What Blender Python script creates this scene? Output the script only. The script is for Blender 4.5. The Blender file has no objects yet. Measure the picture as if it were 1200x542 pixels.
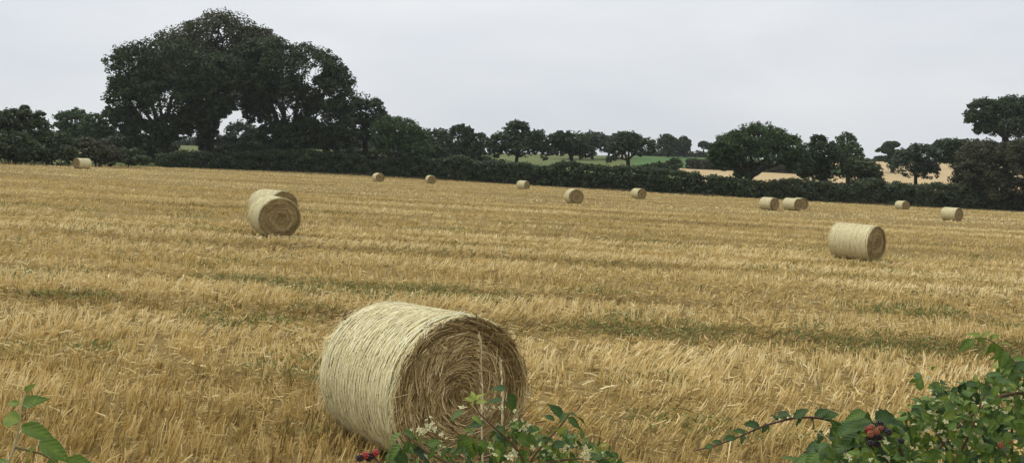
import bpy, math
import numpy as np
from mathutils import Matrix, Vector

rad = math.radians
rng = np.random.default_rng(7)

# ------------------------------------------------------------------ camera, sky, sun, exposure
scene = bpy.context.scene
col = scene.collection
F, W, H0, ZC = 980.0, 1200.0, 201.0, 2.43      # focal length in photo pixels, photo width, eye-level row, eye height
cam_d = bpy.data.cameras.new('camera')
cam_d.sensor_width = 36.0
cam_d.lens = F / W * 36.0
cam_d.shift_y = -(271.0 - H0) / W
cam_d.clip_start, cam_d.clip_end = 0.05, 6000
cam = bpy.data.objects.new('camera', cam_d)
col.objects.link(cam)
cam.location = (0, 0, ZC)
cam.rotation_euler = (rad(90), 0, 0)
scene.camera = cam

SUN_EL, SUN_AZ = rad(56), rad(-62)             # azimuth from +Y (view direction), negative = left
world = bpy.data.worlds.new('World')
scene.world = world
world.use_nodes = True
wn, wl = world.node_tree.nodes, world.node_tree.links
wn.clear()
w_out = wn.new('ShaderNodeOutputWorld')
sky = wn.new('ShaderNodeTexSky')
sky.sky_type = 'NISHITA'
sky.sun_disc = False
sky.sun_elevation = SUN_EL
sky.sun_rotation = SUN_AZ
bg_sky = wn.new('ShaderNodeBackground'); bg_sky.inputs['Strength'].default_value = 0.08
wl.new(sky.outputs[0], bg_sky.inputs['Color'])
tc = wn.new('ShaderNodeTexCoord')
mp = wn.new('ShaderNodeMapping'); mp.inputs['Scale'].default_value = (1.3, 1.3, 4.2)
wl.new(tc.outputs['Generated'], mp.inputs['Vector'])
nz = wn.new('ShaderNodeTexNoise')
nz.inputs['Scale'].default_value = 1.7; nz.inputs['Detail'].default_value = 5; nz.inputs['Roughness'].default_value = 0.5
wl.new(mp.outputs[0], nz.inputs['Vector'])
rp = wn.new('ShaderNodeValToRGB')
rp.color_ramp.elements[0].position = 0.30; rp.color_ramp.elements[0].color = (0.665, 0.70, 0.755, 1)
rp.color_ramp.elements[1].position = 0.68; rp.color_ramp.elements[1].color = (0.83, 0.845, 0.86, 1)
wl.new(nz.outputs['Fac'], rp.inputs['Fac'])
bg_cl = wn.new('ShaderNodeBackground'); bg_cl.inputs['Strength'].default_value = 1.0
sx = wn.new('ShaderNodeSeparateXYZ'); wl.new(tc.outputs['Generated'], sx.inputs[0])
mr = wn.new('ShaderNodeMapRange')              # an even overcast: a little brighter overhead
mr.inputs['From Min'].default_value = 0.0; mr.inputs['From Max'].default_value = 1.0
mr.inputs['To Min'].default_value = 0.93; mr.inputs['To Max'].default_value = 1.45
wl.new(sx.outputs['Z'], mr.inputs['Value'])
wl.new(rp.outputs[0], bg_cl.inputs['Color']); wl.new(mr.outputs[0], bg_cl.inputs['Strength'])
mx = wn.new('ShaderNodeMixShader'); mx.inputs['Fac'].default_value = 0.94
wl.new(bg_sky.outputs[0], mx.inputs[1]); wl.new(bg_cl.outputs[0], mx.inputs[2])
wl.new(mx.outputs[0], w_out.inputs['Surface'])

sun_d = bpy.data.lights.new('sun', 'SUN')
sun_d.energy = 1.5
sun_d.angle = rad(22)
sun_d.color = (1.0, 0.95, 0.86)
sun = bpy.data.objects.new('sun', sun_d)
col.objects.link(sun)
sdir = Vector((math.sin(SUN_AZ) * math.cos(SUN_EL), math.cos(SUN_AZ) * math.cos(SUN_EL), math.sin(SUN_EL)))
sun.rotation_euler = (-sdir).to_track_quat('-Z', 'Y').to_euler()

vs = scene.view_settings
vs.view_transform = 'Standard'; vs.look = 'None'; vs.gamma = 1.0; vs.use_curve_mapping = False
vs.exposure = 0.06
scene.render.engine = 'CYCLES'
scene.cycles.max_bounces = 6
scene.cycles.transparent_max_bounces = 4

# ------------------------------------------------------------------ helpers
def hash2(ix, iy, seed):
    n = (ix.astype(np.int64) * 374761393 + iy.astype(np.int64) * 668265263 + seed * 974711) & 0x7fffffff
    n = ((n ^ (n >> 13)) * 1274126177) & 0x7fffffff
    n = n ^ (n >> 16)
    return (n & 0xffff) / 65535.0

def vnoise(x, y, seed=0):
    x = np.asarray(x, float); y = np.asarray(y, float)
    ix, iy = np.floor(x), np.floor(y)
    fx, fy = x - ix, y - iy
    fx = fx * fx * (3 - 2 * fx); fy = fy * fy * (3 - 2 * fy)
    a, b = hash2(ix, iy, seed), hash2(ix + 1, iy, seed)
    c, d = hash2(ix, iy + 1, seed), hash2(ix + 1, iy + 1, seed)
    return (a * (1 - fx) + b * fx) * (1 - fy) + (c * (1 - fx) + d * fx) * fy

def fbm(x, y, seed=0, o=3):
    s, a, t = 0, 0.5, 0
    for i in range(o):
        s = s + a * vnoise(np.asarray(x) * 2 ** i + 17.3 * i, np.asarray(y) * 2 ** i - 9.1 * i, seed + i); t += a; a *= 0.5
    return s / t

def norm(v):
    return v / np.maximum(np.linalg.norm(v, axis=-1, keepdims=True), 1e-9)

def mesh_np(name, V, Fc, tint=None, mat=None, smooth=False, uv=None):
    """one mesh from vertex array V (n,3) and face array Fc (m,k); tint is a float per vertex"""
    V = np.ascontiguousarray(V, np.float32); Fc = np.ascontiguousarray(Fc, np.int32)
    m, k = Fc.shape
    me = bpy.data.meshes.new(name)
    me.vertices.add(len(V)); me.vertices.foreach_set('co', V.ravel())
    me.loops.add(m * k); me.loops.foreach_set('vertex_index', Fc.ravel())
    me.polygons.add(m)
    me.polygons.foreach_set('loop_start', np.arange(0, m * k, k, dtype=np.int32))
    me.polygons.foreach_set('loop_total', np.full(m, k, np.int32))
    if smooth:
        me.polygons.foreach_set('use_smooth', np.ones(m, bool))
    if tint is not None:
        at = me.attributes.new('tint', 'FLOAT', 'POINT')
        at.data.foreach_set('value', np.ascontiguousarray(tint, np.float32))
    me.update(calc_edges=True)
    if mat: me.materials.append(mat)
    return me

def link(name, me, parent=None, label=None, cat=None, group=None, kind=None):
    o = bpy.data.objects.new(name, me)
    col.objects.link(o)
    if parent is not None: o.parent = parent
    for k, v in (('label', label), ('category', cat), ('group', group), ('kind', kind)):
        if v: o[k] = v
    return o

def thing(name, loc, label, cat, group=None):
    o = link(name, None, None, label, cat, group)
    o.location = loc
    o.empty_display_size = 0.2
    return o

class Bag:
    """collects pieces of quads/tris with a tint"""
    def __init__(s): s.V = []; s.F = []; s.T = []; s.n = 0
    def add(s, V, Fc, t):
        V = np.asarray(V, float).reshape(-1, 3); s.V.append(V); s.F.append(np.asarray(Fc) + s.n)
        s.T.append(np.full(len(V), t) if np.isscalar(t) else np.asarray(t)); s.n += len(V)
    def mesh(s, name, mat, smooth=False):
        return mesh_np(name, np.concatenate(s.V), np.concatenate(s.F), np.concatenate(s.T), mat, smooth)

def cards(P, U, Wv, t):
    """rhombic leaf cards: centre P, half length vector U, half width vector Wv"""
    n = len(P)
    V = np.stack([P - U, P + Wv, P + U, P - Wv], 1).reshape(-1, 3)
    Fc = np.arange(n * 4).reshape(n, 4)
    return V, Fc, np.repeat(t, 4)

def tube(pts, radii, sides=8, t=0.5):
    pts = np.asarray(pts, float); n = len(pts)
    d = norm(np.gradient(pts, axis=0))
    ref = np.where(np.abs(d[:, 2:3]) > 0.9, np.array([[1., 0, 0]]), np.array([[0, 0, 1.]]))
    a = norm(np.cross(d, ref)); b = np.cross(d, a)
    th = np.linspace(0, 2 * np.pi, sides, endpoint=False)
    r = np.broadcast_to(np.asarray(radii, float), (n,))
    V = pts[:, None] + r[:, None, None] * (np.cos(th)[None, :, None] * a[:, None] + np.sin(th)[None, :, None] * b[:, None])
    i = np.arange(n - 1)[:, None] * sides; j = np.arange(sides)[None]; k = (j + 1) % sides
    Fc = np.stack([i + j, i + k, i + k + sides, i + j + sides], -1).reshape(-1, 4)
    return V.reshape(-1, 3), Fc, t

def bez(p0, p1, p2, n=8):
    t = np.linspace(0, 1, n)[:, None]
    return (1 - t) ** 2 * np.asarray(p0, float) + 2 * t * (1 - t) * np.asarray(p1, float) + t * t * np.asarray(p2, float)

def smst(t):
    t = np.clip(t, 0, 1); return t * t * (3 - 2 * t)

def at(px, py, d):
    """world point that the photograph shows at pixel px,py when it stands d metres away"""
    return np.array([(px - 600) / F * d, d, ZC + (H0 - py) / F * d])

# ------------------------------------------------------------------ materials
def mat_ramp(name, stops, rough=0.8, spec=0.2, trans=0.0, noise=None, bump=None):
    """colour from the piece's own tint, varied by a fine noise"""
    m = bpy.data.materials.new(name); m.use_nodes = True
    n, l = m.node_tree.nodes, m.node_tree.links
    p = n['Principled BSDF']; p.inputs['Roughness'].default_value = rough
    p.inputs['Specular IOR Level'].default_value = spec
    a = n.new('ShaderNodeAttribute'); a.attribute_name = 'tint'
    r = n.new('ShaderNodeValToRGB')
    e = r.color_ramp.elements
    while len(e) < len(stops): e.new(0.5)
    for i, (pos, c) in enumerate(stops):
        e[i].position = pos; e[i].color = (*c, 1)
    fac = a.outputs['Fac']
    if noise:
        g = n.new('ShaderNodeTexCoord')
        q = n.new('ShaderNodeTexNoise'); q.inputs['Scale'].default_value = noise[0]; q.inputs['Detail'].default_value = 4
        l.new(g.outputs['Object'], q.inputs['Vector'])
        ma = n.new('ShaderNodeMath'); ma.operation = 'MULTIPLY_ADD'
        l.new(q.outputs['Fac'], ma.inputs[0]); ma.inputs[1].default_value = noise[1]
        sb = n.new('ShaderNodeMath'); sb.operation = 'SUBTRACT'; sb.inputs[1].default_value = noise[1] * 0.5
        l.new(fac, sb.inputs[0]); l.new(sb.outputs[0], ma.inputs[2])
        fac = ma.outputs[0]
        if bump:
            bm = n.new('ShaderNodeBump'); bm.inputs['Strength'].default_value = bump[0]; bm.inputs['Distance'].default_value = bump[1]
            l.new(q.outputs['Fac'], bm.inputs['Height']); l.new(bm.outputs[0], p.inputs['Normal'])
    l.new(fac, r.inputs['Fac']); l.new(r.outputs[0], p.inputs['Base Color'])
    if trans:
        tr = n.new('ShaderNodeBsdfTranslucent'); l.new(r.outputs[0], tr.inputs['Color'])
        ms = n.new('ShaderNodeMixShader'); ms.inputs[0].default_value = trans
        l.new(p.outputs[0], ms.inputs[1]); l.new(tr.outputs[0], ms.inputs[2])
        l.new(ms.outputs[0], n['Material Output'].inputs['Surface'])
    return m

def mat_ground(name, c0, c1, c2, s_long, s_fine, stretch=(1, 1, 1), bump=0.02):
    m = bpy.data.materials.new(name); m.use_nodes = True
    n, l = m.node_tree.nodes, m.node_tree.links
    p = n['Principled BSDF']; p.inputs['Roughness'].default_value = 0.95; p.inputs['Specular IOR Level'].default_value = 0.1
    g = n.new('ShaderNodeTexCoord')
    mpp = n.new('ShaderNodeMapping'); mpp.inputs['Scale'].default_value = stretch
    l.new(g.outputs['Object'], mpp.inputs['Vector'])
    a = n.new('ShaderNodeTexNoise'); a.inputs['Scale'].default_value = s_long; a.inputs['Detail'].default_value = 6
    a.inputs['Roughness'].default_value = 0.6
    l.new(mpp.outputs[0], a.inputs['Vector'])
    b = n.new('ShaderNodeTexNoise'); b.inputs['Scale'].default_value = s_fine; b.inputs['Detail'].default_value = 5
    b.inputs['Roughness'].default_value = 0.7
    l.new(g.outputs['Object'], b.inputs['Vector'])
    r = n.new('ShaderNodeValToRGB'); e = r.color_ramp.elements; e.new(0.5)
    for i, (pos, c) in enumerate(((0.32, c0), (0.5, c1), (0.68, c2))):
        e[i].position = pos; e[i].color = (*c, 1)
    mxn = n.new('ShaderNodeMath'); mxn.operation = 'MULTIPLY_ADD'; mxn.inputs[1].default_value = 0.5
    hf = n.new('ShaderNodeMath'); hf.operation = 'MULTIPLY'; hf.inputs[1].default_value = 0.5
    l.new(b.outputs['Fac'], hf.inputs[0])
    l.new(a.outputs['Fac'], mxn.inputs[0]); l.new(hf.outputs[0], mxn.inputs[2])
    l.new(mxn.outputs[0], r.inputs['Fac']); l.new(r.outputs[0], p.inputs['Base Color'])
    bp = n.new('ShaderNodeBump'); bp.inputs['Strength'].default_value = 0.6; bp.inputs['Distance'].default_value = bump
    l.new(b.outputs['Fac'], bp.inputs['Height']); l.new(bp.outputs[0], p.inputs['Normal'])
    return m

M = {}
M['straw'] = mat_ramp('straw_stalks', [(0, (.17, .122, .048)), (.3, (.43, .308, .110)), (.6, (.69, .515, .20)), (1, (.91, .77, .43))], .6, .2, .12)
M['bale_face'] = mat_ramp('cut_straw', [(0, (.10, .066, .025)), (.35, (.27, .187, .070)), (.7, (.46, .335, .14)), (1, (.74, .60, .32))], .65, .25)
M['bale_wrap'] = mat_ramp('pale_straw', [(0, (.36, .27, .10)), (.35, (.70, .585, .27)), (.7, (.87, .78, .44)), (1, (.94, .89, .62))], .55, .25)
M['bale_core'] = mat_ramp('packed_straw', [(0, (.05, .033, .013)), (.5, (.13, .088, .034)), (1, (.27, .19, .08))], .9, .1, 0, (28, 1.2), (.8, .02))
M['bale_side'] = mat_ramp('side_straw', [(0, (.20, .145, .06)), (.5, (.42, .33, .145)), (1, (.60, .50, .25))], .9, .1, 0, (40, 1.3), (.8, .01))
M['net'] = mat_ramp('net_cord', [(0, (.80, .74, .48)), (.45, (.86, .80, .54)), (.8, (.10, .30, .30)), (1, (.06, .22, .24))], .45, .4)
M['soil'] = mat_ground('stubble_ground', (.11, .079, .032), (.23, .165, .062), (.38, .275, .105), 1.0, 22.0, (.06, .35, 1))
M['far_straw'] = mat_ground('far_stubble', (.40, .29, .15), (.47, .355, .19), (.53, .41, .22), .05, .6)
M['grass_ground'] = mat_ground('pasture', (.085, .105, .036), (.12, .14, .048), (.16, .17, .065), .02, .5)
M['bright_grass'] = mat_ground('green_crop', (.065, .125, .035), (.08, .145, .042), (.10, .165, .052), .03, .5)
M['weed'] = mat_ramp('weed_leaves', [(0, (.08, .12, .03)), (.6, (.16, .20, .06)), (1, (.28, .29, .10))], .6, .15, .25)
M['edge'] = mat_ramp('dry_edge_grass', [(0, (.09, .10, .03)), (.5, (.22, .18, .08)), (1, (.42, .32, .16))], .7, .2, .15)
M['bark'] = mat_ramp('bark', [(0, (.022, .022, .013)), (1, (.075, .065, .045))], .95, .1, 0, (3, .8), (.8, .08))
FOL = dict(
    oak=[(0, (.025, .042, .015)), (.5, (.041, .065, .021)), (1, (.068, .098, .031))],
    beech=[(0, (.036, .045, .018)), (.5, (.062, .070, .027)), (1, (.098, .105, .040))],
    green=[(0, (.035, .063, .020)), (.5, (.056, .096, .030)), (1, (.088, .138, .042))],
    olive=[(0, (.033, .048, .018)), (.5, (.053, .074, .027)), (1, (.086, .108, .040))],
    brown=[(0, (.038, .043, .018)), (.5, (.060, .065, .027)), (1, (.095, .098, .040))],
    grey=[(0, (.045, .065, .036)), (.5, (.064, .090, .050)), (1, (.092, .12, .068))])
for k, s in FOL.items():
    M['f_' + k] = mat_ramp('foliage_' + k, s, .55, .25, .22)
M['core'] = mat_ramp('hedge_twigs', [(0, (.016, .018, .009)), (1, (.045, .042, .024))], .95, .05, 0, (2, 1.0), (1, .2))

# ------------------------------------------------------------------ ground
def gh(x, y):
    x = np.asarray(x, float); y = np.asarray(y, float)
    plane = -21.2 * np.tanh(x / 400)
    crest = 11.6 - 0.025 * 500 * np.tanh(x / 500)
    t = smst((y - 150) / 270)
    z = plane * (1 - t) + crest * t
    return z - np.where(y > 430, 0.00012 * (y - 430) ** 2, 0)

def sheet(name, xs, ys, mat, off, keep=None):
    X, Y = np.meshgrid(xs, ys)
    if keep is not None: X, Y = keep(X, Y)
    V = np.stack([X, Y, gh(X, Y) + off], -1).reshape(-1, 3)
    nx, ny = X.shape[1], X.shape[0]
    i = (np.arange(ny - 1)[:, None] * nx + np.arange(nx - 1)[None])
    Fc = np.stack([i, i + 1, i + nx + 1, i + nx], -1).reshape(-1, 4)
    return link(name, mesh_np(name, V, Fc, None, mat, True), kind='structure')

sheet('ground', np.concatenate([np.linspace(-1500, -320, 20), np.linspace(-300, 300, 121), np.linspace(320, 1500, 20)]),
      np.concatenate([np.linspace(-300, -10, 10), np.linspace(0, 460, 93), np.linspace(480, 900, 24)]), M['grass_ground'], -0.15)

E_PX = np.array([-400, -100, 0, 100, 190, 300, 440, 600, 750, 900, 1050, 1200, 1350, 1700.])
E_D = np.array([100, 102, 104, 121, 145, 158, 165, 158, 149, 143, 144, 150, 152, 150.])
E_X = (E_PX - 600) / F * E_D
def edge_y(x): return np.interp(x, E_X, E_D)

ys = np.concatenate([np.linspace(-12, 20, 17), np.linspace(24, 170, 50)])
def to_field(X, Y):
    t = (Y + 12) / 182.0
    return X, -12 + t * (edge_y(X) + 1.5 + 12)
sheet('stubble_field', np.linspace(-165, 165, 111), ys, M['soil'], 0.0, to_field)
sheet('far_stubble_field', np.linspace(0, 1, 40), np.linspace(162, 425, 60), M['far_straw'], 0.10,
      lambda u, Y: (46 + 0.02 * (Y - 160) + u * (240 - 46), np.where(u * (240 - 46) < 70, 162 + (Y - 162) * 0.46, 162 + (Y - 162) * (0.46 + 0.54 * smst((u * 194 - 70) / 22)))))
sheet('far_stubble_field', np.linspace(-190, -95, 20), np.linspace(352, 425, 24), M['far_straw'], 0.12)
sheet('green_crop_field', np.linspace(0, 1, 20), np.linspace(290, 415, 40), M['bright_grass'], 0.08,
      lambda u, Y: (42 + (Y - 290) * 0.12 + u * 75, Y))

# ------------------------------------------------------------------ bales
DB, LB = 1.27, 1.42
RB = DB / 2
def strands(P, T, Nn, L, w, tint, curve=0.0, seg=1):
    """thin straw strips: centre P, direction T, facing N, full length L, width w"""
    B = norm(np.cross(T, Nn))
    n = len(P)
    rows = []
    for s in np.linspace(-.5, .5, seg + 1):
        c = P + T * (s * L)[:, None] + Nn * (curve * (0.25 - s * s) * 4)
        ww = (w * (1 - 0.35 * abs(s) * 2))[:, None] * .5
        rows += [c - B * ww, c + B * ww]
    V = np.stack(rows, 1).reshape(-1, 3)
    k = (seg + 1) * 2
    base = np.arange(n)[:, None] * k
    Fc = np.concatenate([np.stack([base[:, 0] + 2 * i, base[:, 0] + 2 * i + 1, base[:, 0] + 2 * i + 3, base[:, 0] + 2 * i + 2], -1) for i in range(seg)])
    return V, Fc, np.repeat(tint, k)

def bale_meshes(r):
    # axis along Y, face_front at y=-LB/2, centre height RB
    out = {}
    b = Bag()
    nt, ny = 72, 40
    th = np.linspace(0, 2 * np.pi, nt, endpoint=False)
    yy = np.linspace(-LB / 2, LB / 2, ny)
    TH, YY = np.meshgrid(th, yy)
    e = np.abs(YY) / (LB / 2)
    R = RB * (1 - 0.045 * smst((e - .86) / .14) - .012) + 0.012 * (fbm(TH * 3, YY * 4, 3) - .5)
    V = np.stack([R * np.cos(TH), YY, RB + R * np.sin(TH)], -1).reshape(-1, 3)
    i = np.arange(ny - 1)[:, None] * nt; j = np.arange(nt)[None]; k = (j + 1) % nt
    b.add(V, np.stack([i + j, i + j + nt, i + k + nt, i + k], -1).reshape(-1, 4), .3)
    out['body'] = b.mesh('bale_body', M['bale_side'], True)
    # end faces: slightly hollowed discs of packed straw
    for nm, sg in (('end_face', -1), ('end_face_rear', 1)):
        b = Bag(); nr = 14
        rr = np.linspace(0.0, RB * .955, nr)
        RR, TT = np.meshgrid(rr, th, indexing='ij')
        dep = -0.035 * np.cos(RR / RB * 1.4) + 0.03 * (fbm(RR * 14, TT * 2, 5) - .5)
        V = np.stack([RR * np.cos(TT), sg * (LB / 2 + dep), RB + RR * np.sin(TT)], -1).reshape(-1, 3)
        i = np.arange(nr - 1)[:, None] * nt; q = np.stack([i + j, i + k, i + k + nt, i + j + nt], -1).reshape(-1, 4)
        b.add(V, q, .02)
        # spiral layers of straw on the face
        n = 9500 if sg < 0 else 2500
        rad_ = RB * .97 * np.sqrt(r.random(n)) * (1 - .12 * r.random(n))
        rad_ = np.where(r.random(n) < .75, np.round(rad_ / .034) * .034 + r.normal(0, .007, n), rad_)
        rad_ = np.clip(rad_, 0.01, RB * .965)
        tt = r.random(n) * 2 * np.pi
        L = np.clip(r.gamma(3, .06, n), .04, .40) * np.clip(rad_ / RB * 1.6 + .25, .3, 1)
        er = np.stack([np.cos(tt), 0 * tt, np.sin(tt)], -1); et = np.stack([-np.sin(tt), 0 * tt, np.cos(tt)], -1)
        ey = np.array([0, sg, 0.])
        ja = r.normal(0, .2, n) + np.where(r.random(n) < .22, r.normal(0, .8, n), 0) + .12 + .9 * (vnoise(rad_ * 7, tt * 1.6, 14) - .5)
        tilt = r.normal(0.03, .10, n)
        T = norm(et * np.cos(ja)[:, None] + er * np.sin(ja)[:, None] + ey * tilt[:, None])
        P = er * rad_[:, None] + ey * (LB / 2 - .028 * np.cos(rad_ / RB * 1.4) + .004 + np.abs(r.normal(0, .014, n)))[:, None] + [0, 0, RB]
        Nn = norm(ey + er * r.normal(0, .5, n)[:, None])
        seg = 3
        lay = vnoise(rad_ * 26, tt * .8, 9)
        ti = np.clip(.50 + (lay - .5) * .7 + r.normal(0, .28, n), 0, 1)
        # strips bend with the layer they lie in
        Bv = norm(np.cross(T, Nn)); rows = []
        w = r.uniform(.003, .0068, n)
        for s in np.linspace(-.5, .5, seg + 1):
            arc = (s * L) ** 2 / (2 * np.maximum(rad_, .12))
            c = P + T * (s * L)[:, None] - er * arc[:, None]
            ww = (w * .5)[:, None]
            rows += [c - Bv * ww, c + Bv * ww]
        V = np.stack(rows, 1).reshape(-1, 3); kk = (seg + 1) * 2; ba = np.arange(n) * kk
        q = np.concatenate([np.stack([ba + 2 * z, ba + 2 * z + 1, ba + 2 * z + 3, ba + 2 * z + 2], -1) for z in range(seg)])
        b.add(V, q, np.repeat(ti, kk))
        out[nm] = b.mesh('bale_' + nm, M['bale_face'])
    # straw under the net, pulled round the bale in rings
    b = Bag(); nring = 27
    n = 26000
    ring = r.integers(0, nring, n)
    wob = .004 * np.sin(ring * 1.7)
    tt = r.random(n) * 2 * np.pi
    yb = -LB / 2 + .02 + (ring + .5) / nring * (LB - .04) + r.normal(0, .0112, n) + wob + .008 * (vnoise(tt * 4, ring * .6, 4) - .5)
    L = r.uniform(.05, .17, n)
    er = np.stack([np.cos(tt), 0 * tt, np.sin(tt)], -1); et = np.stack([-np.sin(tt), 0 * tt, np.cos(tt)], -1)
    ja = r.normal(0, .07, n) + np.where(r.random(n) < .08, r.normal(0, .6, n), 0)
    T = norm(et * np.cos(ja)[:, None] + np.array([0, 1., 0]) * np.sin(ja)[:, None])
    endd = np.abs(yb) / (LB / 2)
    rr = RB * (1 - .04 * smst((endd - .86) / .14)) + r.uniform(-.004, .008, n)
    P = er * rr[:, None] + np.stack([0 * tt, yb, 0 * tt + RB], -1)
    ti = np.clip(.75 + r.normal(0, .18, n) - .25 * (endd > .95), 0, 1)
    Nn = norm(er + np.array([0, 1., 0]) * r.normal(0, .25, n)[:, None])
    Bv = norm(np.cross(T, Nn)); rows = []
    w = r.uniform(.0028, .0062, n)
    for s in (-.5, 0, .5):
        arc = (s * L) ** 2 / (2 * RB)
        c = P + T * (s * L)[:, None] - er * arc[:, None]
        rows += [c - Bv * (w * .5)[:, None], c + Bv * (w * .5)[:, None]]
    V = np.stack(rows, 1).reshape(-1, 3); ba = np.arange(n) * 6
    q = np.concatenate([np.stack([ba + 2 * z, ba + 2 * z + 1, ba + 2 * z + 3, ba + 2 * z + 2], -1) for z in range(2)])
    b.add(V, q, np.repeat(ti, 6))
    out['wrapped_straw'] = b.mesh('bale_wrapped_straw', M['bale_wrap'])
    # net cords round the bale and the slanting cords between them
    b = Bag(); nn = 40
    for c in range(nn + 1):
        y0 = -LB / 2 + .022 + c / nn * (LB - .044)
        t2 = np.linspace(0, 2 * np.pi, 65)
        en = abs(y0) / (LB / 2)
        r0 = RB * (1 - .04 * smst((en - .86) / .14)) + .0075
        pts = np.stack([r0 * np.cos(t2), y0 + .004 * np.sin(t2 * 7 + c), RB + r0 * np.sin(t2)], -1)
        teal = .85 if c in (1, 3, nn - 1, nn - 3) else .3
        V, q, _ = tube(pts, (.0011 if teal < .5 else .0018), 4)
        v = vnoise(np.repeat(t2, 4) * 3, np.full(65 * 4, c * 3.1), 8)
        b.add(V, q, np.where(v > .52, teal, .3))
    out['net_wrap'] = b.mesh('bale_net', M['net'])
    # loose ends sticking out along the rims
    b = Bag(); n = 420
    tt = r.random(n) * 2 * np.pi; sg = np.where(r.random(n) < .6, -1, 1)
    er = np.stack([np.cos(tt), 0 * tt, np.sin(tt)], -1); et = np.stack([-np.sin(tt), 0 * tt, np.cos(tt)], -1) * np.where(r.random(n) < .5, -1, 1)[:, None]
    P = er * (RB * r.uniform(.93, 1.0, n))[:, None] + np.stack([0 * tt, sg * (LB / 2 - r.uniform(0, .05, n)), 0 * tt + RB], -1)
    T = norm(et + er * r.normal(.12, .22, n)[:, None] + np.stack([0 * tt, sg * r.normal(.05, .3, n), 0 * tt], -1))
    L = r.uniform(.08, .26, n)
    V, q, t_ = strands(P + T * (L * .35)[:, None], T, er, L, np.full(n, .004), r.uniform(.4, 1, n), .01, 2)
    b.add(V, q, t_)
    n = 900                                    # short hairs standing off the wrapped side
    tt = r.random(n) * 2 * np.pi; yb = r.uniform(-.5, .5, n) * LB * np.where(r.random(n) < .4, 1, .99)
    yb = np.where(r.random(n) < .35, LB / 2 - r.uniform(0, .12, n), yb)
    er = np.stack([np.cos(tt), 0 * tt, np.sin(tt)], -1); et = np.stack([-np.sin(tt), 0 * tt, np.cos(tt)], -1) * np.where(r.random(n) < .5, -1, 1)[:, None]
    T = norm(et + er * r.uniform(.05, .6, n)[:, None] + np.stack([0 * tt, r.normal(0, .35, n), 0 * tt], -1)); L = r.uniform(.03, .13, n)
    P = er * RB * .99 + np.stack([0 * tt, yb, 0 * tt + RB], -1)
    V, q, t_ = strands(P + T * (L * .45)[:, None], T, er, L, np.full(n, .003), r.uniform(.3, 1, n), .01, 2)
    b.add(V, q, t_)
    out['loose_straw'] = b.mesh('bale_loose', M['bale_wrap'])
    return out

BM = bale_meshes(np.random.default_rng(3))
TILT = Matrix.Rotation(math.atan(0.053), 4, 'Y')
BALES = []
def bale(px, d, psi, label, spin=0.0, s=1.0, group='round straw bales in the stubble field', sink=0.03, sq=1.03, pitch=0.0):
    X = (px - 600) / F * d
    phi = -math.atan2(X, d) + psi
    z = float(gh(X, d)) - sink
    o = thing('straw_bale', (0, 0, 0), label, 'straw bale', group)
    o.matrix_world = Matrix.Translation((X, d, z)) @ TILT @ Matrix.Rotation(phi, 4, 'Z') @ Matrix.Rotation(pitch, 4, 'X') @ Matrix.Diagonal((s * sq, s, s, 1))
    for nm in ('body', 'end_face', 'end_face_rear', 'wrapped_straw', 'net_wrap', 'loose_straw'):
        c = link(nm.replace('_rear', ''), BM[nm], o)
        if nm not in ('body', 'end_face', 'end_face_rear', 'net_wrap'): c['kind'] = 'stuff'
        c.matrix_local = Matrix.Translation((0, 0, RB)) @ Matrix.Rotation(spin, 4, 'Y') @ Matrix.Translation((0, 0, -RB))
    BALES.append((X, d, phi))
    return o
phi0 = 0.63
fx, fy = (543 - 600) / F * 6.72, 6.72
cx, cy = fx - math.sin(phi0) * LB / 2, fy + math.cos(phi0) * LB / 2
bale(600 + cx / cy * F, cy, phi0 + math.atan2(cx, cy), 'large round straw bale nearest the camera, net-wrapped side and spiral end showing', 0.4, sink=.08, pitch=-.074)
bale(320, 26.4, .25, 'front bale of the close pair, its spiral end facing the camera', 2.1)
bale(319, 32.0, .58, 'rear bale of the close pair, half hidden behind the front one', 4.0)
bale(1003, 29.2, 1.08, 'long-side-on bale alone in the right of the field, nearest on that side', 1.0)
bale(672, 70.5, .32, 'bale showing its round end, nearest one below the central hedge', 3.0, 1.0)
bale(748, 99, .62, 'small bale in front of the hedge, just right of the field centre', 5.2)
bale(613, 119, .85, 'tiny far bale close under the middle of the hedge', .7)
bale(504.5, 124, .30, 'far bale against the dark hedge, right one of the two beside the big trees', 2.6)
bale(443, 117, .38, 'far bale against the dark hedge, left one of the two beside the big trees', 1.5)
bale(901, 82, .80, 'bale under the leaning oak, standing left of the two touching bales', 3.6)
bale(928, 85, .95, 'front one of two touching bales under the leaning oak', 4.6)
bale(937, 91, .45, 'rear one of two touching bales, mostly hidden, under the leaning oak', .2)
bale(1057, 116, .72, 'far bale close to the hedge on the right side', 1.9)
bale(1115, 79, 1.0, 'bale at the far right of the field, side and end showing', 5.9)
bale(96, 101, -1.0, 'bale at the far left edge by the scrub, its end facing left', 2.9, 1.05)

# ------------------------------------------------------------------ stubble
BAND_Y = np.array([9.6, 12.9, 16.2, 19.3, 22.8, 27.5, 33, 40, 48, 58, 70, 84, 100, 120])
BAND_S = np.array([.45, 1.0, .55, .35, .6, .5, .45, .4, .45, .4, .35, .35, .3, .3])
def band(x, y):
    """0 where straw stands clean, 1 along wheel tracks and weedy swath lines"""
    v = y + 0.015 * x + (fbm(x * .12, y * .12, 21) - .5) * 1.6
    o = np.zeros_like(v)
    for c, s in zip(BAND_Y, BAND_S):
        w = 0.35 + 0.035 * c
        if c == 12.9: w = 1.0
        o = np.maximum(o, s * np.exp(-((v - c) / w) ** 2))
    return np.clip(o * (0.45 + 1.1 * fbm(x * .18, y * .4, 33)), 0, 1)

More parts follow.
